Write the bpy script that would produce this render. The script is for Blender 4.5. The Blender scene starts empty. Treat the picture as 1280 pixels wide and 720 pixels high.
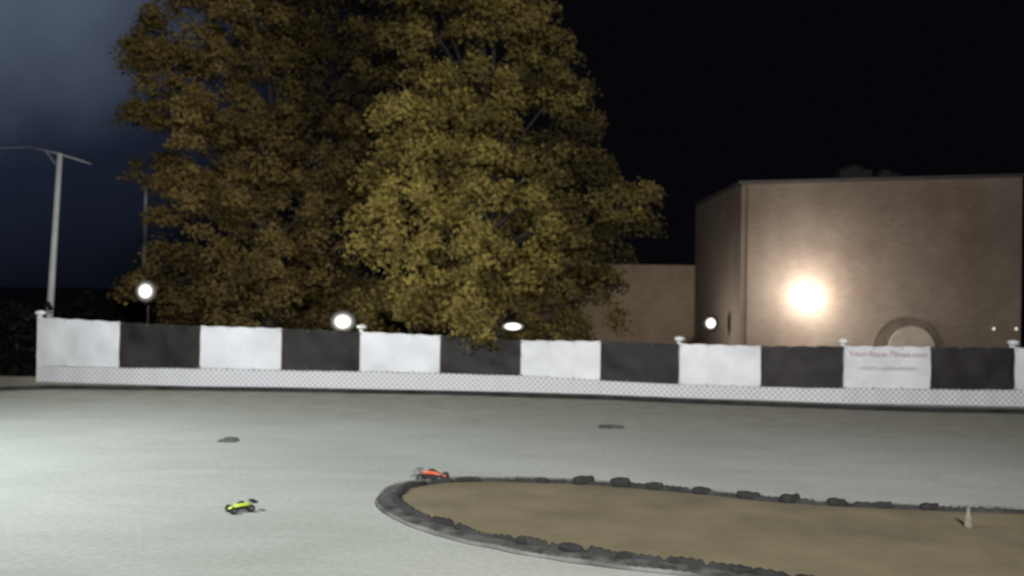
import bpy, math, random
import numpy as np
from mathutils import Vector, Matrix, Euler, noise
random.seed(7); rng = np.random.default_rng(11)
S = bpy.context.scene; C = S.collection
R = math.radians
S.view_settings.view_transform = 'Standard'; S.view_settings.look = 'None'; S.view_settings.exposure = 0

# ------------------------------------------------------------ camera
H = 3.9; F = 1108.0
cam_d = bpy.data.cameras.new('camera'); cam = bpy.data.objects.new('camera', cam_d); C.objects.link(cam)
cam_d.sensor_width = 36; cam_d.lens = F / 1280 * 36; cam_d.clip_end = 3000
cam.location = (0, 0, H); cam.rotation_euler = (R(90.26), R(-0.8), 0)
cam_d.dof.use_dof = True; cam_d.dof.focus_distance = 7.0; cam_d.dof.aperture_fstop = 1.0
S.camera = cam
RM = cam.rotation_euler.to_matrix()
def ray(px, py): return RM @ Vector(((px - 640) / F, -(py - 360) / F, -1))
def G(px, py, z=0.0):
    d = ray(px, py); t = (z - H) / d.z
    return Vector((d.x * t, d.y * t, z))
def V(px, py, Y):
    d = ray(px, py); t = Y / d.y
    return Vector((d.x * t, Y, H + d.z * t))
def proj(p):
    q = RM.transposed() @ (Vector(p) - Vector((0, 0, H))); return 640 - q.x / q.z * F, 360 + q.y / q.z * F

# ------------------------------------------------------------ materials
def mat(name, col, rough=0.7, var=0.25, scale=3.0, bump=0.0, bscale=20.0, metal=0.0, emit=None, estr=0, detail=6):
    m = bpy.data.materials.new(name); m.use_nodes = True
    nt = m.node_tree; N = nt.nodes; L = nt.links
    b = N['Principled BSDF']; b.inputs['Roughness'].default_value = rough; b.inputs['Metallic'].default_value = metal
    tc = N.new('ShaderNodeTexCoord')
    n = N.new('ShaderNodeTexNoise'); n.inputs['Scale'].default_value = scale; n.inputs['Detail'].default_value = detail
    L.new(tc.outputs['Object'], n.inputs['Vector'])
    r = N.new('ShaderNodeValToRGB'); r.color_ramp.elements[0].position = 0.3; r.color_ramp.elements[1].position = 0.7
    r.color_ramp.elements[0].color = (*[c * (1 - var) for c in col], 1)
    r.color_ramp.elements[1].color = (*[min(1, c * (1 + var)) for c in col], 1)
    L.new(n.outputs['Fac'], r.inputs['Fac']); L.new(r.outputs['Color'], b.inputs['Base Color'])
    if bump:
        n2 = N.new('ShaderNodeTexNoise'); n2.inputs['Scale'].default_value = bscale; n2.inputs['Detail'].default_value = 5
        L.new(tc.outputs['Object'], n2.inputs['Vector'])
        bp = N.new('ShaderNodeBump'); bp.inputs['Strength'].default_value = bump; bp.inputs['Distance'].default_value = 0.05
        L.new(n2.outputs['Fac'], bp.inputs['Height']); L.new(bp.outputs['Normal'], b.inputs['Normal'])
    if emit:
        b.inputs['Emission Color'].default_value = (*emit, 1); b.inputs['Emission Strength'].default_value = estr
    return m

def halo_lens_mat(name, col, s0, pw):
    # lens with its glow halo put into the emission, fading toward the rim
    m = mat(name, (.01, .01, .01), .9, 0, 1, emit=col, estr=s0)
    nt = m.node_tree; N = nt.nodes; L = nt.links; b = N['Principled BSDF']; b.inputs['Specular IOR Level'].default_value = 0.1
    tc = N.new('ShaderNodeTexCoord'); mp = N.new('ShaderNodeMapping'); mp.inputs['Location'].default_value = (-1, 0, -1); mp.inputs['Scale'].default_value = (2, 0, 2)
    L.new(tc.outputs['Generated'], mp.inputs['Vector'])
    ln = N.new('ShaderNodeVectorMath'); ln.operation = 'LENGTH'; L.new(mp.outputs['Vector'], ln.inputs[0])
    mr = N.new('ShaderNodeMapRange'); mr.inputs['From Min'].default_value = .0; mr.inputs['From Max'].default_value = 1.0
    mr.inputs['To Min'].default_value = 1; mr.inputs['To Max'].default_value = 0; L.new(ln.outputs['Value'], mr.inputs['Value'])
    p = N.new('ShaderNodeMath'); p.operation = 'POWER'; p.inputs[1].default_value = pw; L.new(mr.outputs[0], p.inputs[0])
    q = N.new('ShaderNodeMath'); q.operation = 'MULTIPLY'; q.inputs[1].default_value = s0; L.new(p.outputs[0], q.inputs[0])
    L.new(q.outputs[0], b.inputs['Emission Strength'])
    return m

def track_mat():
    m = bpy.data.materials.new('track dirt'); m.use_nodes = True
    nt = m.node_tree; N = nt.nodes; L = nt.links; b = N['Principled BSDF']; b.inputs['Roughness'].default_value = 0.95
    b.inputs['Specular IOR Level'].default_value = 0.15
    tc = N.new('ShaderNodeTexCoord')
    def nz(scale, sc=(1, 1, 1), detail=5, dist=0, rot=0):
        mp = N.new('ShaderNodeMapping'); mp.inputs['Scale'].default_value = sc; mp.inputs['Rotation'].default_value = (0, 0, rot)
        L.new(tc.outputs['Object'], mp.inputs['Vector'])
        n = N.new('ShaderNodeTexNoise'); n.inputs['Scale'].default_value = scale; n.inputs['Detail'].default_value = detail
        n.inputs['Distortion'].default_value = dist
        L.new(mp.outputs['Vector'], n.inputs['Vector']); return n
    def ramp(src, p0, c0, p1, c1):
        r = N.new('ShaderNodeValToRGB'); r.color_ramp.elements[0].position = p0; r.color_ramp.elements[1].position = p1
        r.color_ramp.elements[0].color = (*c0, 1); r.color_ramp.elements[1].color = (*c1, 1)
        L.new(src, r.inputs['Fac']); return r
    def mix(kind, fac, a, bb):
        x = N.new('ShaderNodeMix'); x.data_type = 'RGBA'; x.blend_type = kind
        if isinstance(fac, float): x.inputs[0].default_value = fac
        else: L.new(fac, x.inputs[0])
        L.new(a, x.inputs[6]); L.new(bb, x.inputs[7]); return x.outputs[2]
    base = ramp(nz(0.16, detail=3).outputs['Fac'], 0.3, (0.31, 0.325, 0.30), 0.7, (0.38, 0.395, 0.37))
    streak = ramp(nz(1.0, (0.35, 1.0, 1), 4, 0.8, 0.5).outputs['Fac'], 0.35, (0.91, 0.91, 0.90), 0.65, (1, 1, 1))
    fine = ramp(nz(9, detail=8).outputs['Fac'], 0.3, (0.84, 0.84, 0.84), 0.7, (1, 1, 1))
    c = mix('MULTIPLY', 1.0, base.outputs[0], streak.outputs[0]); c = mix('MULTIPLY', 1.0, c, fine.outputs[0])
    sx = N.new('ShaderNodeSeparateXYZ'); L.new(tc.outputs['Object'], sx.inputs[0])
    n = nz(0.35)
    ad = N.new('ShaderNodeMath'); ad.operation = 'MULTIPLY_ADD'; ad.inputs[1].default_value = 5.0
    L.new(n.outputs['Fac'], ad.inputs[0]); L.new(sx.outputs['Y'], ad.inputs[2])
    ax = N.new('ShaderNodeMath'); ax.operation = 'MULTIPLY_ADD'; ax.inputs[1].default_value = 0.22
    L.new(sx.outputs['X'], ax.inputs[0]); L.new(ad.outputs[0], ax.inputs[2])
    mr = N.new('ShaderNodeMapRange'); mr.inputs['From Min'].default_value = 25.5; mr.inputs['From Max'].default_value = 33
    mr.interpolation_type = 'SMOOTHSTEP'; L.new(ax.outputs[0], mr.inputs['Value'])
    soil = ramp(nz(1.3).outputs['Fac'], 0.3, (0.25, 0.24, 0.205), 0.7, (0.33, 0.32, 0.28))
    c = mix('MIX', mr.outputs[0], c, soil.outputs[0])
    L.new(c, b.inputs['Base Color'])
    bp = N.new('ShaderNodeBump'); bp.inputs['Strength'].default_value = 0.25; bp.inputs['Distance'].default_value = 0.02
    L.new(nz(5, detail=9).outputs['Fac'], bp.inputs['Height']); L.new(bp.outputs['Normal'], b.inputs['Normal'])
    return m

def wall_mat(name, col, mortar):
    m = bpy.data.materials.new(name); m.use_nodes = True
    nt = m.node_tree; N = nt.nodes; L = nt.links; b = N['Principled BSDF']; b.inputs['Roughness'].default_value = 0.9
    tc = N.new('ShaderNodeTexCoord')
    sp = N.new('ShaderNodeSeparateXYZ'); L.new(tc.outputs['Object'], sp.inputs[0])
    ad = N.new('ShaderNodeMath'); ad.operation = 'ADD'; L.new(sp.outputs['X'], ad.inputs[0]); L.new(sp.outputs['Y'], ad.inputs[1])
    cb = N.new('ShaderNodeCombineXYZ'); L.new(ad.outputs[0], cb.inputs['X']); L.new(sp.outputs['Z'], cb.inputs['Y'])
    br = N.new('ShaderNodeTexBrick'); br.inputs['Scale'].default_value = 1.0
    br.inputs['Brick Width'].default_value = 0.42; br.inputs['Row Height'].default_value = 0.2; br.inputs['Mortar Size'].default_value = 0.01
    br.inputs['Color1'].default_value = (*col, 1); br.inputs['Color2'].default_value = (*[c * 0.86 for c in col], 1)
    br.inputs['Mortar'].default_value = (*mortar, 1); L.new(cb.outputs[0], br.inputs['Vector'])
    def stain(scale, sc, lo):
        n = N.new('ShaderNodeTexNoise'); n.inputs['Scale'].default_value = scale; n.inputs['Detail'].default_value = 6
        mp2 = N.new('ShaderNodeMapping'); mp2.inputs['Scale'].default_value = sc; L.new(tc.outputs['Object'], mp2.inputs['Vector'])
        L.new(mp2.outputs['Vector'], n.inputs['Vector'])
        r = N.new('ShaderNodeValToRGB'); r.color_ramp.elements[0].position = 0.33; r.color_ramp.elements[1].position = 0.65
        r.color_ramp.elements[0].color = (*lo, 1); r.color_ramp.elements[1].color = (1, 1, 1, 1)
        L.new(n.outputs['Fac'], r.inputs['Fac']); return r.outputs['Color']
    c = br.outputs['Color']
    for s in (stain(.2, (1, 1, .8), (.68, .62, .60)), stain(.7, (1, 1, .7), (.88, .87, .86))):
        x = N.new('ShaderNodeMix'); x.data_type = 'RGBA'; x.blend_type = 'MULTIPLY'; x.inputs[0].default_value = 1
        L.new(c, x.inputs[6]); L.new(s, x.inputs[7]); c = x.outputs[2]
    L.new(c, b.inputs['Base Color'])
    return m

def leaf_mat(name, c0, c1, c2):
    m = bpy.data.materials.new(name); m.use_nodes = True
    nt = m.node_tree; N = nt.nodes; L = nt.links; b = N['Principled BSDF']; b.inputs['Roughness'].default_value = 0.75
    b.inputs['Specular IOR Level'].default_value = 0.15
    a = N.new('ShaderNodeAttribute'); a.attribute_name = 'tone'
    r = N.new('ShaderNodeValToRGB'); r.color_ramp.elements[0].color = (*c0, 1); r.color_ramp.elements[1].color = (*c2, 1)
    e = r.color_ramp.elements.new(0.5); e.color = (*c1, 1)
    L.new(a.outputs['Fac'], r.inputs['Fac']); L.new(r.outputs['Color'], b.inputs['Base Color'])
    t = N.new('ShaderNodeBsdfTranslucent'); L.new(r.outputs['Color'], t.inputs['Color'])
    mx = N.new('ShaderNodeMixShader'); mx.inputs[0].default_value = 0.35
    L.new(b.outputs[0], mx.inputs[1]); L.new(t.outputs[0], mx.inputs[2]); L.new(mx.outputs[0], N['Material Output'].inputs['Surface'])
    return m

def skirt_mat():
    m = mat('white lattice cloth', (0.5, 0.5, 0.49), 0.8, 0.12, 1.5)
    nt = m.node_tree; N = nt.nodes; L = nt.links; b = N['Principled BSDF']
    tc = N.new('ShaderNodeTexCoord')
    cols = []
    for s in (1, -1):
        mp = N.new('ShaderNodeMapping'); mp.inputs['Rotation'].default_value = (0, R(45 * s), 0); L.new(tc.outputs['Object'], mp.inputs['Vector'])
        w = N.new('ShaderNodeTexWave'); w.inputs['Scale'].default_value = 2.1; w.bands_direction = 'X'; L.new(mp.outputs['Vector'], w.inputs['Vector'])
        cols.append(w.outputs['Fac'])
    mn = N.new('ShaderNodeMath'); mn.operation = 'MAXIMUM'; L.new(cols[0], mn.inputs[0]); L.new(cols[1], mn.inputs[1])
    r = N.new('ShaderNodeValToRGB'); r.color_ramp.elements[0].position = 0.35; r.color_ramp.elements[1].position = 0.65
    r.color_ramp.elements[0].color = (0.24, 0.24, 0.26, 1); r.color_ramp.elements[1].color = (0.62, 0.62, 0.66, 1)
    L.new(mn.outputs[0], r.inputs['Fac'])
    L.new(r.outputs['Color'], b.inputs['Base Color'])
    return m

M = dict(
    track=track_mat(), ground=mat('dark soil', (0.02, 0.019, 0.018), 0.95, 0.3, 0.5),
    infield=mat('olive brown infield dirt', (0.122, 0.100, 0.058), 0.95, 0.22, 0.8, 0.3, 6, detail=10),
    strip=mat('dusty dark border', (0.048, 0.048, 0.045), 0.95, 0.9, 3.5, 0.6, 12, detail=8),
    pipe=mat('black corrugated pipe', (0.017, 0.017, 0.017), 0.9, 0.8, 1.6), pipe_pale=mat('dusty pale pipe', (0.11, 0.11, 0.105), 0.9, 0.7, 1.2), patchm=mat('dull dark grey', (0.07, 0.068, 0.06), 0.95, 0.5, 5),
    rubber=mat('black rubber', (0.012, 0.012, 0.012), 0.85, 0.35, 6, 0.3, 30),
    white=mat('white vinyl', (0.66, 0.67, 0.71), 0.6, 0.12, 0.8), black=mat('black vinyl', (0.0115, 0.0095, 0.0095), 0.7, 0.9, 0.9),
    paint=mat('white post paint', (0.74, 0.74, 0.76), 0.6, 0.08, 3), skirt=skirt_mat(),
    wood=mat('grey timber', (0.14, 0.12, 0.10), 0.85, 0.3, 3), text=mat('faded print', (0.50, 0.38, 0.44), 0.7, 0.12, 3), text2=mat('paler faded print', (0.56, 0.48, 0.53), 0.7, 0.12, 3),
    wall=wall_mat('tan block wall', (0.235, 0.188, 0.150), (0.20, 0.16, 0.128)),
    wall2=wall_mat('brown block wall', (0.27, 0.205, 0.145), (0.235, 0.18, 0.127)),
    coping=mat('dark metal coping', (0.06, 0.055, 0.055), 0.6, 0.2, 2), roof=mat('roof felt', (0.03, 0.03, 0.03), 0.9, 0.2, 1),
    unit=mat('dark painted unit', (0.018, 0.017, 0.018), 0.8, 0.2, 2),
    bark=mat('bark', (0.022, 0.016, 0.011), 0.95, 0.35, 4, 0.6, 12),
    leafA=leaf_mat('autumn leaves brown', (0.034, 0.025, 0.009), (0.140, 0.100, 0.033), (0.29, 0.21, 0.070)),
    leafB=leaf_mat('autumn leaves olive', (0.034, 0.026, 0.009), (0.155, 0.120, 0.034), (0.38, 0.305, 0.088)),
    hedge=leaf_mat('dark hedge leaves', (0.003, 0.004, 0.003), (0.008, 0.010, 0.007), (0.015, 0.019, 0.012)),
    steel=mat('galvanised steel', (0.42, 0.43, 0.45), 0.5, 0.12, 3), pole=mat('pale pole paint', (0.66, 0.68, 0.70), 0.6, 0.1, 2),
    dark=mat('dark metal', (0.006, 0.006, 0.006), 0.95, 0.2, 4),
    lamp=halo_lens_mat('lit lens with halo', (1.0, 0.94, 0.85), 45, 5.0),
    lampdim=mat('dim lit lens', (0.9, 0.85, 0.7), 0.4, 0, 1, emit=(1.0, 0.85, 0.6), estr=0.8),
    canvas=mat('brown canvas', (0.13, 0.10, 0.077), 0.9, 0.25, 3), canvas2=mat('pale canvas', (0.36, 0.31, 0.255), 0.9, 0.15, 2),
    yellow=mat('fluorescent yellow shell', (0.42, 0.60, 0.04), 0.4, 0.08, 12), orange=mat('orange red shell', (0.50, 0.11, 0.05), 0.4, 0.1, 12),
    gloss=mat('black plastic', (0.012, 0.012, 0.013), 0.5, 0.2, 10), glass=mat('dark screen', (0.02, 0.025, 0.03), 0.3, 0.1, 5),
    rimw=mat('grey rim plastic', (0.06, 0.06, 0.06), 0.6, 0.05, 8), greyp=mat('grey plastic', (0.16, 0.16, 0.165), 0.6, 0.1, 8),
    beige=mat('beige plastic', (0.17, 0.155, 0.125), 0.8, 0.25, 8),
)

# ------------------------------------------------------------ mesh helpers
def mk(name, v, f, m, parent=None, smooth=False):
    me = bpy.data.meshes.new(name); me.from_pydata([tuple(p) for p in v], [], f); me.update()
    me.materials.append(m)
    if smooth: me.polygons.foreach_set('use_smooth', [True] * len(me.polygons))
    o = bpy.data.objects.new(name, me); C.objects.link(o)
    if parent: o.parent = parent
    return o
class MB:
    def __init__(s): s.v = []; s.f = []
    def add(s, v, f, mtx=None):
        n = len(s.v); s.v += [(mtx @ Vector(p)) if mtx else Vector(p) for p in v]; s.f += [tuple(i + n for i in q) for q in f]; return s
    def box(s, c, d, mtx=None, taper=1.0):
        x, y, z = d[0] / 2, d[1] / 2, d[2] / 2; v = []
        for sz in (-1, 1):
            t = taper if sz > 0 else 1
            for a, b in ((-1, -1), (1, -1), (1, 1), (-1, 1)): v.append((c[0] + a * x * t, c[1] + b * y * t, c[2] + sz * z))
        return s.add(v, [(3, 2, 1, 0), (4, 5, 6, 7), (0, 1, 5, 4), (1, 2, 6, 5), (2, 3, 7, 6), (3, 0, 4, 7)], mtx)
    def tube(s, pts, rad, n=10, closed=False, cap=True):
        pts = [Vector(p) for p in pts]; k = len(pts); rings = []
        if not hasattr(rad, '__len__'): rad = [rad] * k
        for i, p in enumerate(pts):
            a = pts[(i - 1) % k] if (closed or i) else p; b = pts[(i + 1) % k] if (closed or i < k - 1) else p
            t = (b - a).normalized(); u = t.cross(Vector((0, 0, 1)))
            if u.length < 0.05: u = t.cross(Vector((0, 1, 0)))
            u.normalize(); w = u.cross(t)
            rings.append([p + (u * math.cos(2 * math.pi * j / n) + w * math.sin(2 * math.pi * j / n)) * rad[i] for j in range(n)])
        v = [q for r in rings for q in r]; f = []
        for i in range(k if closed else k - 1):
            i2 = (i + 1) % k
            for j in range(n): f.append((i * n + j, i * n + (j + 1) % n, i2 * n + (j + 1) % n, i2 * n + j))
        if cap and not closed: f.append(tuple(range(n))[::-1]); f.append(tuple((k - 1) * n + j for j in range(n)))
        return s.add(v, f)
    def lathe(s, prof, n=20, mtx=None):
        v = []; f = []; k = len(prof)
        for (r, h) in prof:
            for j in range(n): v.append((r * math.cos(2 * math.pi * j / n), r * math.sin(2 * math.pi * j / n), h))
        for i in range(k - 1):
            for j in range(n): f.append((i * n + j, i * n + (j + 1) % n, (i + 1) * n + (j + 1) % n, (i + 1) * n + j))
        f.append(tuple(range(n))[::-1]); f.append(tuple((k - 1) * n + j for j in range(n)))
        return s.add(v, f, mtx)
    def loft(s, secs, n=14, mtx=None, e=0.6):
        v = []; f = []; k = len(secs)
        for (x, hw, z0, z1) in secs:
            cz = (z0 + z1) / 2; hz = (z1 - z0) / 2
            for j in range(n):
                a = 2 * math.pi * j / n; ca, sa = math.cos(a), math.sin(a)
                v.append((x, hw * math.copysign(abs(ca) ** e, ca), cz + hz * math.copysign(abs(sa) ** e, sa)))
        for i in range(k - 1):
            for j in range(n): f.append((i * n + j, (i + 1) * n + j, (i + 1) * n + (j + 1) % n, i * n + (j + 1) % n))
        f.append(tuple(range(n))); f.append(tuple((k - 1) * n + j for j in range(n))[::-1])
        return s.add(v, f, mtx)
    def build(s, name, m, parent=None, smooth=False): return mk(name, s.v, s.f, m, parent, smooth)
def tag(o, label=None, cat=None, group=None, kind=None):
    if label: o['label'] = label
    if cat: o['category'] = cat
    if group: o['group'] = group
    if kind: o['kind'] = kind
    return o
def thing(name, label, cat, loc=(0, 0, 0), rz=0, group=None):
    o = bpy.data.objects.new(name, None); C.objects.link(o); o.location = loc; o.rotation_euler = (0, 0, rz); o.empty_display_size = 0.2
    return tag(o, label, cat, group)
def point(parent, loc, power, col, size=0.15):
    l = bpy.data.lights.new('lamp_light', 'POINT'); l.energy = power; l.color = col; l.shadow_soft_size = size
    o = bpy.data.objects.new('lamp_light', l); C.objects.link(o); o.location = loc; o.parent = parent; return o

# ------------------------------------------------------------ ground
def und(x, y): return 0.022 * noise.noise(Vector((x * 0.25, y * 0.25, 0))) + 0.01 * noise.noise(Vector((x, y, 3)))
def grid(name, x0, x1, y0, y1, st, m, zoff=0):
    nx = int((x1 - x0) / st) + 1; ny = int((y1 - y0) / st) + 1; v = []; f = []
    for j in range(ny):
        for i in range(nx):
            x = x0 + i * st; y = y0 + j * st; v.append((x, y, und(x, y) + zoff))
    for j in range(ny - 1):
        for i in range(nx - 1): a = j * nx + i; f.append((a, a + 1, a + nx + 1, a + nx))
    return mk(name, v, f, m, smooth=True)
tag(grid('track', -34, 34, -6, 37.8, 0.3, M['track']), kind='structure')
tag(mk('ground', [(-900, -300, -0.08), (900, -300, -0.08), (900, 1500, -0.08), (-900, 1500, -0.08)], [(0, 1, 2, 3)], M['ground']), kind='structure')

def catmull(P, n=8):
    out = []; k = len(P)
    for i in range(k):
        p0, p1, p2, p3 = P[i - 1], P[i], P[(i + 1) % k], P[(i + 2) % k]
        for j in range(n):
            t = j / n
            out.append(0.5 * ((2 * p1) + (p2 - p0) * t + (2 * p0 - 5 * p1 + 4 * p2 - p3) * t * t + (3 * p1 - p0 - 3 * p2 + p3) * t ** 3))
    return out
op = [G(*p) for p in ((472, 632), (479, 616), (503, 606), (545, 600), (605, 598), (680, 600), (770, 605), (880, 615), (1000, 626), (1140, 633), (1280, 639))]
op += [Vector((11.7, 16.0, 0)), Vector((13.8, 14.6, 0)), Vector((14.2, 12.4, 0)), Vector((12.3, 10.6, 0)), Vector((8.5, 10.3, 0)), Vector((5, 11.2, 0))]
op += [G(*p) for p in ((855, 720), (745, 707), (640, 690), (560, 673), (500, 653))]
outer = catmull(op, 10); k = len(outer)
def offset(P, d):
    out = []
    for i in range(len(P)):
        t = (P[(i + 1) % len(P)] - P[i - 1]).normalized()
        dd = d * (1.0 if P[i].y < 15.4 else max(.85, 1 - .35 * (P[i].y - 15.4)))
        out.append(P[i] + Vector((t.y, -t.x, 0)) * dd)
    return out
def rough_(P, a): return [p + Vector((noise.noise(p * 1.7), noise.noise(p * 1.7 + Vector((9, 9, 9))), 0)) * a for p in P]
inner = rough_(offset(outer, 0.42), 0.06)
def setz(P, z, a=0): return [Vector((p.x, p.y, und(p.x, p.y) + z + a * noise.noise(p * 2.3))) for p in P]
prof_ = [(0, .012, 0), (.08, .035, .01), (.18, .055, .02), (.28, .06, .025), (.36, .05, .02)]
rows = [setz(offset(outer, d) if d else outer, z, a_) for d, z, a_ in prof_] + [setz(inner, .03)]
nr = len(rows)
tag(mk('path', [p for r in rows for p in r], [(q * k + i, q * k + (i + 1) % k, (q + 1) * k + (i + 1) % k, (q + 1) * k + i) for q in range(nr - 1) for i in range(k)], M['strip'], smooth=True), kind='structure')
cx = sum(p.x for p in inner) / k; cy = sum(p.y for p in inner) / k
v = []; f = []; RN = 14
for r in range(RN + 1):
    t = r / RN
    for p in offset(outer, 0.38):
        q = Vector((p.x + (cx - p.x) * t, p.y + (cy - p.y) * t, 0))
        v.append((q.x, q.y, und(q.x, q.y) + 0.025 + 0.05 * math.sin(min(1, t * 3) * math.pi / 2) + 0.03 * noise.noise(q * 1.2) * min(1, t * 5)))
for r in range(RN):
    for i in range(k): f.append((r * k + i, r * k + (i + 1) % k, (r + 1) * k + (i + 1) % k, (r + 1) * k + i))
tag(mk('terrain', v, f, M['infield'], smooth=True), kind='structure')
def corrug(P, r, amp=0.012, closed=True, n=10, rv=0.0, seg=0):
    out = []; rad = []; kk = len(P); dist = 0
    for i in range(kk if closed else kk - 1):
        p, q = P[i], P[(i + 1) % kk]; m = max(2, int((q - p).length / 0.06))
        for j in range(m):
            w = p.lerp(q, j / m); out.append(w); dist += (q - p).length / m
            rr = r + (amp if len(out) % 2 else -amp) + rv * noise.noise(w * 1.3)
            if seg and (dist % seg) < .09: rr *= .35
            rad.append(rr)
    mb = MB(); mb.tube(out, rad, n, closed); return mb
tag(corrug(setz(inner, 0.04, .03), 0.075, rv=.045, seg=.6).build('drainage_pipe', M['pipe'], smooth=True), 'black ribbed segmented pipe ringing the brown infield along its inner edge', 'pipe')
tag(corrug(setz(rough_(outer, .04), 0.02), 0.04, 0.006, rv=.02).build('drainage_pipe', M['pipe_pale'], smooth=True), 'thin dusty grey pipe along the outer edge of the infield border', 'pipe')

def tyre_bm():
    mb = MB(); pr = []
    for i in range(13):
        an = math.pi * 2 * i / 12; pr.append((0.125 + 0.07 * math.copysign(abs(math.cos(an)) ** .8, math.cos(an)), 0.05 + 0.06 * math.copysign(abs(math.sin(an)) ** .7, math.sin(an))))
    n = 26; v = []; f = []
    for (r, h) in pr[:-1]:
        for j in range(n):
            an = 2 * math.pi * j / n
            w = 1 + .25 * noise.noise(Vector((math.cos(an), math.sin(an), 4)))
            rr = r * w + (0.008 if (j % 2 and r > 0.15) else 0); v.append((rr * math.cos(an), rr * .75 * math.sin(an), h * (1 + .3 * noise.noise(Vector((math.cos(an), math.sin(an), 8))))))
    kk = 12
    for i in range(kk):
        for j in range(n): f.append((i * n + j, ((i + 1) % kk) * n + j, ((i + 1) % kk) * n + (j + 1) % n, i * n + (j + 1) % n))
    mb.add(v, f); return mb
ordn = ['first', 'second', 'third', 'fourth', 'fifth', 'sixth', 'seventh', 'eighth', 'ninth', 'tenth', 'eleventh', 'twelfth']
t0 = None
far = [(680, .65), (730, 1.05), (776, 1.15), (824, .9), (880, .85), (932, .95), (987, 1.05), (1045, .9), (1100, .75), (1165, .8)]
near = [(578, .6), (652, .8), (715, .85), (780, .65), (852, .65), (925, .7), (1000, .75)]
for row, lst in (('far', far), ('near', near)):
    for i, (px, s) in enumerate(lst):
        side = [q for q in (inner if row == 'near' else offset(outer, .40)) if (q.y > 15.4) == (row == 'far') and q.x > -2 and q.y > 9]
        p = min(side, key=lambda q: abs(proj(q)[0] - px)).copy(); p.z = und(p.x, p.y) + 0.02
        if t0 is None: t0 = tyre_bm().build('rubber_barrier', M['rubber'], smooth=True); o = t0
        else: o = t0.copy(); C.objects.link(o)
        o.location = p; o.scale = (s * random.uniform(.9, 1.2), s, 1.45 * s if row == 'far' else 1.2 * s); o.rotation_euler = (R(random.uniform(-5, 5)), R(random.uniform(-5, 5)), random.uniform(-.4, .4))
        tag(o, f'squashed black tyre lump on the {row} side of the infield border, {ordn[i]} from the left', 'tyre', f'black tyre lumps along the {row} infield border')

# ------------------------------------------------------------ fence
bx = [47, 150, 250, 352, 450, 550, 650, 750, 848, 950, 1053, 1162, 1266, 1372]
top = [396, 402, 407, 410, 414, 419, 425, 426, 429, 432, 432, 433, 434, 436]
mid = [457, 459, 460, 462, 464, 466, 469, 475, 480, 483, 485, 486, 487, 489]
bot = [477, 480, 483, 484, 486, 488, 490, 493, 497, 500, 504, 506, 508, 511]
gp = [G(x, y) for x, y in zip(bx, bot)]
zt = [V(x, y, g.y).z for x, y, g in zip(bx, top, gp)]; zm = [V(x, y, g.y).z for x, y, g in zip(bx, mid, gp)]
fence = thing('fence', 'long low track fence carrying alternating white and black banners above a white lattice skirt', 'fence')
for i, g in enumerate(gp):
    capped = i in (0, 4, 8, 10, 12)
    h = zt[i] + (0.10 if capped else -0.03)
    mb = MB(); mb.box((g.x, g.y + 0.09, h / 2 - .1), (0.13, 0.13, h + .2))
    p = mb.build('post', M['paint'] if capped else M['wood'], fence)
    if capped:
        MB().lathe([(0.06, 0), (0.17, .02), (0.2, .07), (0.19, .12), (0.1, .17), (0.01, .18)], 14, Matrix.Translation((g.x + .03, g.y + .06, h - .02))).build('post_cap', M['paint'], p, True)
for i in range(len(gp) - 1):
    a, b = gp[i], gp[i + 1]
    for z0, z1 in ((zt[i] - 0.12, zt[i + 1] - 0.12), (zm[i] - .05, zm[i + 1] - .05), (.18, .18)):
        MB().tube([(a.x, a.y + .025, z0), (b.x, b.y + .025, z1)], 0.022, 6).build('rail', M['wood'], fence)
    v = []; f = []; n = 16
    for r in range(3):
        for j in range(n + 1):
            t = j / n; z = 0.01 if r == 0 else (zm[i] + (zm[i + 1] - zm[i]) * t - 0.015) * (r / 2)
            v.append((a.x + (b.x - a.x) * t, a.y + (b.y - a.y) * t - 0.03 + 0.015 * math.sin(t * 19 + i), z))
    for r in range(2):
        for j in range(n): q = r * (n + 1) + j; f.append((q, q + 1, q + n + 2, q + n + 1))
    mk('skirt_panel', v, f, M['skirt'], fence)
names = ['leftmost white banner on the fence, at its left end', 'black banner between the two leftmost white banners', 'second white banner from the left, partly below the left tree',
         'black banner just left of the low bright lamp behind the fence', 'third white banner from the left, right of the capped post', 'black banner mostly under the overhanging branch of the right tree',
         'white banner just right of the overhanging leaves', 'black banner between the overhanging leaves and the short capped post', 'clean white banner below the small lamp on the low wing',
         'black banner directly left of the white banner with printing', 'white banner with two lines of faded print', 'black banner below the arched awning at the right end', 'white banner cut off by the right edge of the photo']
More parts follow.
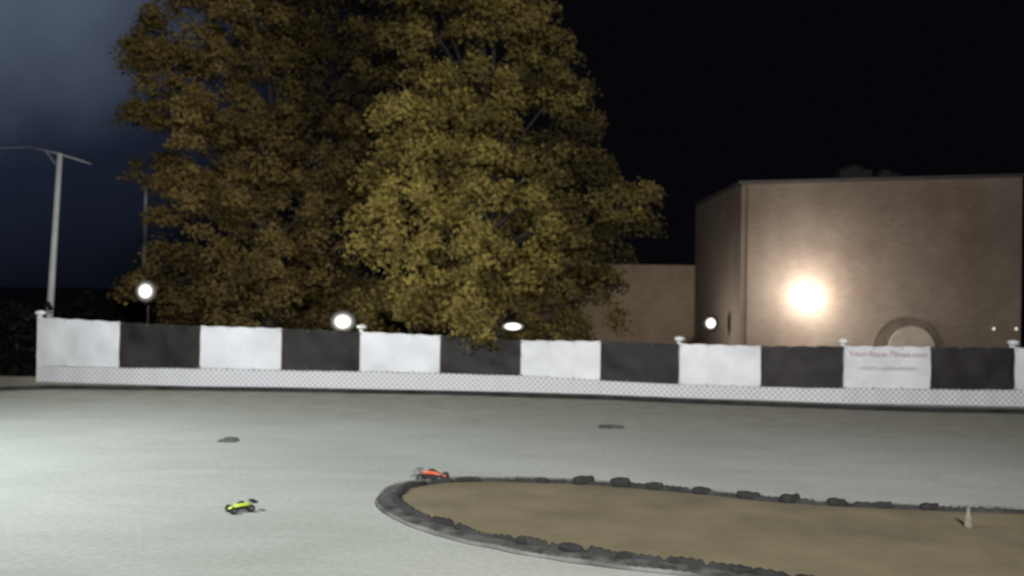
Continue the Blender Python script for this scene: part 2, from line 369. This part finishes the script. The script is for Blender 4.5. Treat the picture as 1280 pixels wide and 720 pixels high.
for i in range(len(gp) - 1):
    a, b = gp[i], gp[i + 1]; n = 30; m = 10; v = []; f = []
    d = (b - a); g = 0.015
    for r in range(m + 1):
        s = r / m
        for j in range(n + 1):
            t = g / 3 + (1 - 2 * g / 3) * j / n
            zl = zm[i] + (zm[i + 1] - zm[i]) * t; zu = zt[i] + (zt[i + 1] - zt[i]) * t - 0.03 * abs(math.sin(t * math.pi * 4)) ** 2
            y = a.y + d.y * t - 0.085 + 0.06 * noise.noise(Vector((t * 4 + s * 1.5, s * 2 - t, i * 7))) + .02 * noise.noise(Vector((t * 11, s * 5, i * 3)))
            v.append((a.x + d.x * t, y, zl + (zu - zl) * s))
    for r in range(m):
        for j in range(n): q = r * (n + 1) + j; f.append((q, q + 1, q + n + 2, q + n + 1))
    o = mk('banner', v, f, M['white'] if i % 2 == 0 else M['black'], None, True)
    tag(o, names[i], 'banner')
    for t in (0.02, 0.34, 0.66, 0.98):
        for zz in (0.97, 0.03):
            q = a.lerp(b, t); z = (zm[i] + (zm[i + 1] - zm[i]) * t) * (1 - zz) + (zt[i] + (zt[i + 1] - zt[i]) * t - .03) * zz
            MB().lathe([(0.02, 0), (0.025, .006), (0.012, .01)], 8, Matrix.Translation((q.x, q.y - 0.13, z)) @ Matrix.Rotation(R(90), 4, 'X')).build('eyelet', M['greyp'], o)
    if i == 10:
        for body, size, frac, wf, mm in (('Your-Race-Times.com', .27, .77, .9, 'text'), ('-nmn-unn-wnn-', .29, .45, .68, 'text2')):
            cu = bpy.data.curves.new('lettering', 'FONT'); cu.body = body; cu.size = size; cu.align_x = 'CENTER'; cu.extrude = 0.002; cu.offset = 0.004
            tmp = bpy.data.objects.new('tmp', cu); C.objects.link(tmp); bpy.context.view_layer.update()
            me = bpy.data.meshes.new_from_object(tmp.evaluated_get(bpy.context.evaluated_depsgraph_get())); bpy.data.objects.remove(tmp)
            me.materials.clear(); me.materials.append(M[mm])
            w = max(vv.co.x for vv in me.vertices) - min(vv.co.x for vv in me.vertices)
            lt = bpy.data.objects.new('lettering', me); C.objects.link(lt)
            c = a.lerp(b, 0.5); rz = math.atan2(d.y, d.x)
            lt.location = (c.x, c.y - 0.145, zm[i] + (zt[i] - zm[i]) * frac); lt.rotation_euler = (R(90), 0, rz); lt.scale = (wf * d.length / w, 1, 1); lt.parent = o

pl = [G(x, y, 0.08) for x, y in ((-120, 485), (0, 486), (60, 484), (200, 485), (350, 487), (450, 489), (560, 491), (660, 494), (760, 497), (850, 501), (950, 505), (1060, 509), (1160, 512), (1290, 515), (1420, 519))]
pl = [Vector((p.x, p.y, 0.085)) for p in pl]
tag(corrug(pl, 0.085, 0.012, False).build('drainage_pipe', M['pipe'], smooth=True), 'long black ribbed pipe lying on the dirt at the foot of the banner fence', 'pipe')

# ------------------------------------------------------------ foliage
def crown(name, lobes, D, m, parent, per=190, dens=1.0, leaf=(0.10, 0.24), cr=(0.3, 0.9), depthf=0.9, base=Vector((0, 0, 0)), toneshift=0.0, tonef=None):
    V_ = []; T = []
    for lb in lobes:
        px, py, rp = lb[:3]; Dl = lb[3] if len(lb) > 3 else D
        c = V(px, py, Dl); r = rp / F * Dl
        nc = max(5, int(dens * 4.6 * r * r))
        for _ in range(nc):
            u = rng.normal(size=3); u /= np.linalg.norm(u); rr = r * (rng.random() ** 0.4) * (1.28 if (rng.random() < .18 and Dl > 34.5) else 1)
            cc = np.array(c) + u * rr * np.array([1, depthf, 1]); R0 = rng.uniform(*cr) * (.7 if Dl < 34.5 else 1)
            sxp = 640 + cc[0] / cc[1] * F; syp = 367 - (cc[2] - H) / cc[1] * F
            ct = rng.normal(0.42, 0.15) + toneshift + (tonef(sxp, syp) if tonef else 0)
            n = int(per * R0 * R0 * 1.7)
            q = rng.normal(size=(n, 3)); q /= np.linalg.norm(q, axis=1)[:, None]
            q = q * (rng.random(n)[:, None] ** 0.65) * R0 * np.array([1.25, 1.25, 0.8])
            q[:, 2] -= 0.5 * (q[:, 0] ** 2 + q[:, 1] ** 2) / R0
            pos = cc + q
            nrm = q / (R0) + rng.normal(size=(n, 3)) * 0.6 + np.array([0, -0.5, 0.35]); nrm /= np.linalg.norm(nrm, axis=1)[:, None]
            t = np.cross(nrm, rng.normal(size=(n, 3))); t /= np.linalg.norm(t, axis=1)[:, None]
            w = np.cross(nrm, t); s = rng.uniform(leaf[0], leaf[1], n)[:, None]
            quad = np.stack([pos - t * s * .5, pos + w * s * .4 - nrm * s * .08, pos + t * s * .55, pos - w * s * .4 - nrm * s * .08], 1)
            V_.append(quad.reshape(-1, 3))
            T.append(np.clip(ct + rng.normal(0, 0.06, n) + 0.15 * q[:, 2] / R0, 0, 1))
    v = np.concatenate(V_) - np.array(base); T = np.concatenate(T); nf = len(T)
    me = bpy.data.meshes.new(name); me.vertices.add(len(v)); me.vertices.foreach_set('co', v.astype(np.float32).ravel())
    me.loops.add(nf * 4); me.loops.foreach_set('vertex_index', np.arange(nf * 4, dtype=np.int32))
    me.polygons.add(nf); me.polygons.foreach_set('loop_start', np.arange(0, nf * 4, 4, dtype=np.int32)); me.polygons.foreach_set('loop_total', np.full(nf, 4, dtype=np.int32))
    me.update(calc_edges=True)
    at = me.attributes.new('tone', 'FLOAT', 'FACE'); at.data.foreach_set('value', T.astype(np.float32))
    me.materials.append(m); o = bpy.data.objects.new(name, me); C.objects.link(o)
    if parent: o.parent = parent
    return o
def tree(label, basept, lobes, D, m, name, ht, seed, **kw):
    random.seed(seed); t = thing(name, label, 'tree', basept)
    mb = MB(); B = Vector(basept)
    tp = [Vector((0.35 * math.sin(i * 1.3 + seed), 0.3 * math.cos(i + seed), ht * i / 7)) for i in range(8)]; tp[0] = Vector((0, 0, -.3))
    mb.tube(tp, [0.45, .35, .31, .28, .24, .2, .13, .06], 12)
    tr = mb.build('trunk', M['bark'], t, True)
    for lb in lobes:
        c = V(lb[0], lb[1], lb[3] if len(lb) > 3 else D) - B; c.y += .5
        s = min(max(c.z * 0.62, 1.8), ht * .8); i = min(6, int(s / ht * 7)); st = tp[i].lerp(tp[i + 1], s / ht * 7 - i)
        mid_ = st.lerp(c, 0.5) + Vector((0, .3, 0.35))
        e = c + (c - st).normalized() * 0.4
        MB().tube([st, st.lerp(mid_, .5) + Vector((0, 0, .1)), mid_, mid_.lerp(c, .6), e], [.12, .09, .06, .045, .02], 7).build('limb', M['bark'], tr, True)
    crown('crown', lobes, D, m, t, base=B, **kw)
    return t
lobL = [(255, -90, 90), (360, -100, 95), (445, -60, 60), (235, 20, 68), (320, 10, 85), (410, 10, 72), (455, 60, 45), (218, 90, 50), (290, 105, 85), (375, 95, 75), (445, 140, 50), (222, 165, 45), (300, 190, 85), (390, 190, 72), (450, 220, 45),
        (232, 235, 50), (320, 270, 80), (405, 275, 62), (225, 310, 46), (195, 345, 34), (290, 345, 60), (370, 350, 60), (430, 350, 45), (270, 375, 34), (195, 35, 36), (176, 70, 16), (185, 128, 28), (163, 133, 10), (190, 205, 26), (330, 385, 34), (165, 352, 12), (400, 385, 34),
        (230, 385, 30), (290, 400, 30), (350, 405, 30), (420, 400, 30), (455, 390, 30), (330, 330, 40, 38.8), (335, 380, 34, 38.8)]
lobR = [(560, -100, 80), (630, -90, 66), (500, -30, 50), (545, 0, 72), (620, 0, 74), (680, 40, 38), (512, 80, 52), (600, 95, 85), (692, 115, 54), (495, 160, 50), (580, 180, 85), (680, 195, 76), (735, 205, 38),
        (475, 230, 45), (550, 260, 80), (640, 280, 88), (725, 265, 62), (775, 245, 36), (800, 240, 14), (465, 300, 42), (535, 345, 70), (630, 360, 72), (710, 345, 66), (765, 320, 40), (500, 385, 42), (690, 390, 44), (748, 375, 40), (745, 160, 22), (780, 290, 26), (470, 375, 34), (530, 395, 34), (655, 400, 30), (720, 400, 26),
        (595, 330, 40, 36), (600, 375, 34, 36), (590, 396, 24, 34.0), (606, 402, 20, 33.8), (573, 394, 20, 33.8)]
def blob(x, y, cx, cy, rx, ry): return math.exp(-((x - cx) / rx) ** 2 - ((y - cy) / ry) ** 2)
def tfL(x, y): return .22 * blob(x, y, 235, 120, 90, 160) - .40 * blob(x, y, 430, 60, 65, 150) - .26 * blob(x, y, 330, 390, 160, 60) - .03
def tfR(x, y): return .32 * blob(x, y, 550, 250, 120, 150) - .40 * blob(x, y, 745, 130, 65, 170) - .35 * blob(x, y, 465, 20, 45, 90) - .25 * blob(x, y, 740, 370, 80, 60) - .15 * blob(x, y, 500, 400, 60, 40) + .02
bL = V(335, 470, 41); bL.z = -0.05
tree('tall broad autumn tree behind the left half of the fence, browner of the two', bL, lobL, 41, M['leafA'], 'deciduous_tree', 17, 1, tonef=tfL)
bR = V(600, 470, 38.5); bR.z = -0.05
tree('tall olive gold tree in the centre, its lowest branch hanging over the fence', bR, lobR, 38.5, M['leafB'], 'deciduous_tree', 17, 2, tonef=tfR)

def hedge(label, x0, x1, py, D, n):
    lob = []
    for i in range(n):
        x = x0 + (x1 - x0) * i / (n - 1)
        for z in (0, 1, 2): lob.append((x + random.uniform(-8, 8), py + 20 + z * 38 + random.uniform(-6, 6), 26, D + random.uniform(-.8, .8)))
    o = thing('hedge', label, 'hedge', (0, D, 0))
    crown('foliage', lob, D, M['hedge'], o, per=90, dens=1.6, leaf=(.15, .3), base=Vector((0, D, 0)))
    mb = MB()
    for i in range(0, n, 2):
        q = V(x0 + (x1 - x0) * i / (n - 1), 480, D); mb.tube([(q.x, 0, -.1), (q.x + .1, 0, 1.0), (q.x - .1, 0.1, 2.2)], [.07, .05, .02], 6)
    mb.build('stem', M['bark'], o)
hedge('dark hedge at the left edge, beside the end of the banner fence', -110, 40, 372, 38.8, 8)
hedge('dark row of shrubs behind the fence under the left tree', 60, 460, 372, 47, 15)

# ------------------------------------------------------------ buildings
Yb = 50.0
def zof(px, py, Y): return V(px, py, Y).z
pl_ = V(925, 400, Yb); pr_ = V(1276, 400, Yb); zl = zof(925, 228, Yb); zr = zof(1276, 219, Yb)
main = thing('warehouse_building', 'large tan block building with flat parapet roof behind the right of the fence', 'building', (pl_.x, Yb, 0))
W = pr_.x - pl_.x; Dp = 12.5
v = [(0, 0, -.1), (W, 0, -.1), (W, Dp, -.1), (0, Dp, -.1), (0, 0, zl - .1), (W, 0, zr - .1), (W, Dp, zr - .1), (0, Dp, zl - .1)]
mk('wall', v, [(0, 1, 5, 4), (1, 2, 6, 5), (2, 3, 7, 6), (3, 0, 4, 7)], M['wall'], main)
rf = mk('roof', [(.2, .2, zl - .5), (W - .2, .2, zr - .5), (W - .2, Dp - .2, zr - .5), (.2, Dp - .2, zl - .5)], [(0, 1, 2, 3)], M['roof'], main)
sl = math.atan2(zr - zl, W)
mb = MB(); mtx = Matrix.Translation((W / 2, -.02, (zl + zr) / 2)) @ Matrix.Rotation(-sl, 4, 'Y'); mb.box((0, 0, 0), (W + .4, .34, .12), mtx)
mb.box((W / 2 + .02, Dp / 2, 0), (.3, Dp, .12), mtx); mb.box((-W / 2 - .0, Dp / 2, 0), (.3, Dp, .12), mtx)
mb.build('coping', M['coping'], main)
MB().tube([(.35, -.09, zl - .3), (.35, -.09, 0)], .045, 8).build('downpipe', M['canvas'], main)
for (px0, px1, py0, py1, Y, lab) in ((1046, 1086, 209, 224, 57, 'low dark unit on the roof, larger and left of the pair'), (1094, 1120, 214, 224, 58, 'smaller low dark unit on the roof, right of the pair')):
    c0 = V(px0, py1, Y); c1 = V(px1, py0, Y); w = c1.x - c0.x; base = zl - .45; h = c1.z - base
    o = thing('rooftop_unit', lab, 'roof unit', ((c0.x + c1.x) / 2, Y, base), 0, 'units on the flat roof')
    MB().box((0, 0, h * .45), (w, 1.1, h * .9)).build('housing', M['unit'], o)
    MB().lathe([(w * .3, 0), (w * .3, h * .1), (w * .26, h * .1)], 16, Matrix.Translation((0, 0, h * .9))).build('fan_ring', M['unit'], o)
    mb = MB(); [mb.box((0, -.56, h * .15 + h * .09 * q), (w * .8, .03, h * .04)) for q in range(7)]; mb.build('grille', M['unit'], o)
Y2 = Yb + Dp + .1; a = V(560, 400, Y2); za = zof(800, 333, Y2)
wing = thing('low_building', 'low brown block wing between the central tree and the tall tan building', 'building', (a.x, Y2, 0)); w = pl_.x - a.x + 2
mk('wall', [(0, 0, -.1), (w, 0, -.1), (w, 8, -.1), (0, 8, -.1), (0, 0, za), (w, 0, za), (w, 8, za), (0, 8, za)], [(0, 1, 5, 4), (1, 2, 6, 5), (2, 3, 7, 6), (3, 0, 4, 7)], M['wall2'], wing)
MB().box((w / 2, 4.05, za + .06), (w, 8.1, .12)).build('roof', M['wall2'], wing)
A = V(1147, 430, Yb - 1.6); A.z = 0
aw = thing('arched_awning', 'round arched canopy with brown rim and pale front against the tan wall', 'awning', (A.x, Yb - 1.6, 0))
rA = 43 / F * (Yb - 1.6); zc = zof(1147, 396, Yb - 1.6) - rA
def arch(r0, r1, y0, y1, name, m, x=0.0):
    v = []; f = []; n = 24
    for j in range(n + 1):
        an = math.pi * j / n
        for r, y in ((r0, y0), (r1, y0), (r1, y1), (r0, y1)): v.append((x + r * math.cos(an), y, zc + r * math.sin(an)))
    for j in range(n):
        for q in range(4): f.append((j * 4 + q, j * 4 + (q + 1) % 4, j * 4 + 4 + (q + 1) % 4, j * 4 + 4 + q))
    f += [(0, 1, 2, 3), (n * 4 + 3, n * 4 + 2, n * 4 + 1, n * 4)]
    return mk(name, v, f, m, aw)
arch(rA * .95, rA, 1.42, 1.57, 'hoop', M['wall'])
arch(rA * .04, rA * .70, 1.3, 1.4, 'front_panel', M['canvas2'], .27)
arch(rA * .3, rA * .94, 1.45, 1.55, 'back_panel', M['canvas'])
MB().box((-rA * .95, 1.5, zc / 2), (.1, .1, zc)).build('leg', M['dark'], aw); MB().box((rA * .95, 1.5, zc / 2), (.1, .1, zc)).build('leg', M['dark'], aw)

# ------------------------------------------------------------ poles
p0 = V(62, 395, 45); pt = V(75, 192, 45)
up = thing('utility_pole', 'tall pale utility pole with a slanting crossarm, at far left', 'pole', (p0.x - .12, 45, 0))
o0 = Vector((p0.x - .12, 45, 0)); T = pt - o0
MB().tube([(0, 0, -.2), T * .5, T], [.18, .15, .13], 12).build('shaft', M['pole'], up, True)
ca = V(38, 184, 45) - o0; cb = V(114, 205, 45) - o0
arm = MB().tube([ca, T + Vector((0, -.02, -.02)), cb], [.03, .05, .025], 8).build('crossarm', M['steel'], up, True)
for t in (.05, .35, .7, .95):
    q = ca.lerp(cb, t); MB().lathe([(.02, 0), (.04, .04), (.02, .06), (.04, .08), (.01, .11)], 10, Matrix.Translation(q + Vector((0, 0, .08)))).build('insulator', M['dark'], arm, True)
MB().tube([T * .93, ca.lerp(T, .5)], .02, 6).build('brace', M['steel'], up)
e = V(-160, 168, 47); w0 = o0 + ca; pts = []
for i in range(13):
    t = i / 12; q = w0.lerp(e, t); q.z -= .3 * math.sin(math.pi * t); pts.append(q)
tag(MB().tube(pts, .018, 5).build('cable', M['steel']), 'thin overhead cable running left from the pale pole', 'cable')
q0 = V(179, 400, 60); q1 = V(180, 229, 60)
up2 = thing('utility_pole', 'thin dim distant pole just left of the brown tree crown', 'pole', (q0.x, 60, 0))
MB().tube([(0, 0, -.2), (.03, 0, q1.z)], [.16, .1], 10).build('shaft', M['steel'], up2, True)
MB().lathe([(.1, 0), (.12, .03), (.05, .15)], 10, Matrix.Translation((.03, 0, q1.z))).build('cap', M['dark'], up2)

# ------------------------------------------------------------ lamps
def flood(px, py, Y, w, h, label, power, off=(0, -.7)):
    c = V(px, py, Y); o = thing('floodlight', label, 'floodlight', (c.x, Y, 0))
    MB().tube([(0, .2, -.1), (0, .2, c.z - h * .2)], .02, 8).build('pole', M['dark'], o)
    mt = Matrix.Translation((0, 0, c.z)) @ Matrix.Diagonal((w, 1, h, 1)) @ Matrix.Rotation(R(90), 4, 'X')
    hs = MB().lathe([(.49, .0), (.47, -.08), (.3, -.2), (.1, -.24)], 24, mt).build('housing', M['dark'], o, True)
    mb = MB()
    for i in range(5): mb.box((-w * .2 + w * .1 * i, .22, c.z), (.02, .06, h * .5))
    mb.build('cooling_fins', M['dark'], hs)
    MB().lathe([(.5, .001), (.5, .02), (.46, .05), (.36, .09), (.2, .12), (.01, .13)], 32, mt).build('lens', M['lamp'], o, True)  # disc made wider than the lamp itself so the painted halo fits
    point(o, (off[0], off[1], c.z), power, (1, .94, .84), .2); return o
flood(183, 364, 37.5, .95, .98, 'bright round floodlight shining beside the left tree, leftmost of the lamps', 260)
flood(429, 402, 36.6, 1.15, .95, 'bright floodlight just above the fence between the two trees', 320)
flood(641, 408, 34.95, 1.15, .46, 'narrow lit lamp peeking under the central tree above the fence', 30, (0, .6))
flood(888, 404, 52, .95, 1.0, 'small lit lamp in front of the low wing beside the tan building', 550, (-2.4, -.7))
c = V(1010, 372, Yb - .1)
wl = thing('wall_lamp', 'very bright round lamp mounted on the tan building wall', 'lamp', (c.x, Yb, c.z))
MB().box((0, -.03, 0), (.3, .05, .4)).build('bracket', M['dark'], wl)
MB().lathe([(.46, .06), (.47, .08), (.41, .12), (.28, .16), (.1, .18), (.01, .185)], 32, Matrix.Rotation(R(90), 4, 'X')).build('globe', halo_lens_mat('wall lamp lens with halo', (1, .96, .90), 60, .6), wl, True)
point(wl, (0, -.95, 0), 680, (1, .95, .87), .3)
point(wl, (0, -3.2, 0.4), 1000, (1, .92, .82), .3)  # added second light, no fitting of its own, brightens more of the wall
for px, lab in ((1243, 'tiny dim lamp low on the tan wall, right of the arched awning'), (1271, 'tiny dim lamp at the right corner of the tan wall')):
    c = V(px, 411, Yb - .15); o = thing('small_wall_lamp', lab, 'lamp', (c.x, Yb, c.z), 0, 'tiny lamps on the tan wall')
    MB().box((0, -.03, 0), (.14, .06, .08)).build('backplate', M['dark'], o)
    MB().lathe([(.05, 0), (.08, .04), (.06, .08), (.01, .09)], 12, Matrix.Translation((0, -.06, 0)) @ Matrix.Rotation(R(90), 4, 'X')).build('globe', M['lampdim'], o, True)

# ------------------------------------------------------------ model race cars
def buggy(label, p, rz, shell, wingm, s=1.0):
    o = thing('model_buggy', label, 'toy car', (p.x, p.y, und(p.x, p.y) + .005), rz); o.scale = (s, s, s)
    MB().loft([(-.17, .045, .045, .06), (-.1, .085, .035, .085), (.1, .085, .035, .08), (.2, .04, .05, .07)], 10).build('chassis', M['gloss'], o)
    bd = MB().loft([(-.175, .03, .08, .10), (-.13, .06, .085, .14), (-.05, .07, .085, .165), (.02, .068, .085, .155), (.08, .055, .08, .125), (.15, .042, .07, .10), (.205, .025, .06, .08)], 16).build('body', shell, o, True)
    MB().loft([(-.055, .062, .145, .171), (-.01, .06, .135, .166), (.035, .057, .10, .15), (.07, .035, .10, .128)], 12).build('windscreen', M['glass'], bd, True)
    MB().box((.225, 0, .055), (.03, .1, .012)).build('bumper', M['gloss'], o)
    wg = MB().box((-.225, 0, .145), (.085, .19, .008), Matrix.Rotation(R(4), 4, 'Y')).box((-.232, .095, .145), (.09, .005, .035)).box((-.232, -.095, .145), (.09, .005, .035)).build('wing', wingm, o)
    MB().tube([(-.17, .03, .09), (-.215, .03, .145)], .006, 6).tube([(-.17, -.03, .09), (-.215, -.03, .145)], .006, 6).build('wing_strut', M['gloss'], wg)
    for x in (-.15, .15):
        MB().tube([(x, -.12, .055), (x, .12, .055)], .008, 6).build('axle', M['gloss'], o)
        MB().box((x * .93, 0, .10), (.008, .10, .035)).tube([(x * .95, .05, .11), (x, .09, .06)], .011, 7).tube([(x * .95, -.05, .11), (x, -.09, .06)], .011, 7).build('shock_tower', M['greyp'], o)
        for y in (-.125, .125):
            mt = Matrix.Translation((x, y, .056)) @ Matrix.Rotation(R(90), 4, 'X')
            mb = MB().lathe([(.036, -.028), (.05, -.028), (.056, -.02), (.056, .02), (.05, .028), (.036, .028)], 20, mt)
            for q in range(16):
                an = q * math.pi / 8
                mb.box((0, 0, .056), (.008, .04, .008), Matrix.Translation((x, y, .056)) @ Matrix.Rotation(an, 4, 'Y'))
            wh = mb.build('wheel', M['rubber'], o)
            MB().lathe([(.012, -.03), (.032, -.031), (.033, .031), (.012, .03)], 14, mt).build('rim', M['rimw'], wh, True)
    return o
buggy('small buggy with fluorescent yellow shell alone on the grey dirt track', G(300, 640), R(218), M['yellow'], M['gloss'], 1.03)
buggy('small orange red buggy touching the left end of the infield border', G(541, 600), R(-14), M['orange'], M['greyp'], 1.4)

def patch(px, py, L_, Wd, rz, label):  # irregular flat dark lump lying on the track
    p = G(px, py); n = 22; v = [(0, 0, .05)]; f = []
    for r in (0.45, .8, 1.0):
        for j in range(n):
            an = 2 * math.pi * j / n; q = 1 + .45 * noise.noise(Vector((math.cos(an) * 1.5, math.sin(an) * 1.5, px)))
            v.append((math.cos(an) * L_ / 2 * r * q, math.sin(an) * Wd / 2 * r * q, (.055 if r < .9 else -.01) + .04 * noise.noise(Vector((an, r * 3, px)))))
    for j in range(n): f.append((0, 1 + j, 1 + (j + 1) % n))
    for r in range(2):
        for j in range(n): a = 1 + r * n; f.append((a + j, a + n + j, a + n + (j + 1) % n, a + (j + 1) % n))
    o = mk('dark_patch', v, f, M['patchm'], None, True); o.location = (p.x, p.y, und(p.x, p.y)); o.rotation_euler = (0, 0, rz); tag(o, label, 'mat'); return o
patch(287, 551, .55, .7, .1, 'small dark flat patch on the pale track at left')
patch(763, 534, .9, .6, .1, 'thin dark flat patch on the far track below the overhanging tree')

p = G(1210, 664)
mk_ = thing('marker_post', 'small pale marker post standing inside the infield border at right', 'marker', (p.x, p.y, und(p.x, p.y) + .04))
MB().box((0, 0, .015), (.2, .2, .03)).build('base', M['greyp'], mk_)
MB().lathe([(.075, .03), (.06, .08), (.055, .2), (.035, .26), (.03, .33), (.035, .34), (.01, .36)], 16).build('body', M['beige'], mk_, True)

# ------------------------------------------------------------ sky and light
wd = bpy.data.worlds.new('World'); S.world = wd; wd.use_nodes = True; nt = wd.node_tree; N = nt.nodes; L = nt.links
bg = N['Background']; bg.inputs['Strength'].default_value = 1
tc = N.new('ShaderNodeTexCoord')
def glow(dirv, p0, p1, col, noisy=0.0):
    vm = N.new('ShaderNodeVectorMath'); vm.operation = 'DOT_PRODUCT'; L.new(tc.outputs['Generated'], vm.inputs[0]); vm.inputs[1].default_value = Vector(dirv).normalized()
    src = vm.outputs['Value']
    if noisy:
        nz = N.new('ShaderNodeTexNoise'); nz.inputs['Scale'].default_value = 5; nz.inputs['Detail'].default_value = 4; L.new(tc.outputs['Generated'], nz.inputs['Vector'])
        ma = N.new('ShaderNodeMath'); ma.operation = 'MULTIPLY_ADD'; ma.inputs[1].default_value = noisy; L.new(nz.outputs['Fac'], ma.inputs[0]); L.new(src, ma.inputs[2]); src = ma.outputs[0]; p0 += noisy / 2; p1 += noisy / 2
    mr = N.new('ShaderNodeMapRange'); mr.interpolation_type = 'SMOOTHSTEP'; mr.inputs['From Min'].default_value = p0; mr.inputs['From Max'].default_value = p1; L.new(src, mr.inputs['Value'])
    x = N.new('ShaderNodeMix'); x.data_type = 'RGBA'; L.new(mr.outputs[0], x.inputs[0]); x.inputs[6].default_value = (0, 0, 0, 1); x.inputs[7].default_value = (*col, 1); return x.outputs[2]
g1 = glow(ray(-30, -100), 0.970, 1.0, (0.070, 0.086, 0.112), .03); g2 = glow(ray(-100, -100), 0.92, 1.0, (0.011, 0.017, 0.033), .04)
def addc(a, b):
    x = N.new('ShaderNodeMix'); x.data_type = 'RGBA'; x.blend_type = 'ADD'; x.inputs[0].default_value = 1; L.new(a, x.inputs[6])
    if isinstance(b, tuple): x.inputs[7].default_value = b
    else: L.new(b, x.inputs[7])
    return x.outputs[2]
L.new(addc(addc(g1, g2), (0.0018, 0.0018, 0.0028, 1)), bg.inputs['Color'])
def spot(name, loc, tgt, power, col, ang, size=.6):
    l = bpy.data.lights.new(name, 'SPOT'); l.energy = power; l.color = col; l.spot_size = R(ang); l.spot_blend = 1; l.shadow_soft_size = size
    o = bpy.data.objects.new(name, l); C.objects.link(o); o.location = loc; o.rotation_euler = (Vector(tgt) - Vector(loc)).to_track_quat('-Z', 'Y').to_euler(); return o
spot('track_light', (-17, 16, 12), (-7, 21, 0), 16000, (.93, 1, .985), 150)
spot('track_light', (5, -8, 13), (-1, 34, 6), 53000, (1, .97, .93), 96, 1.5)
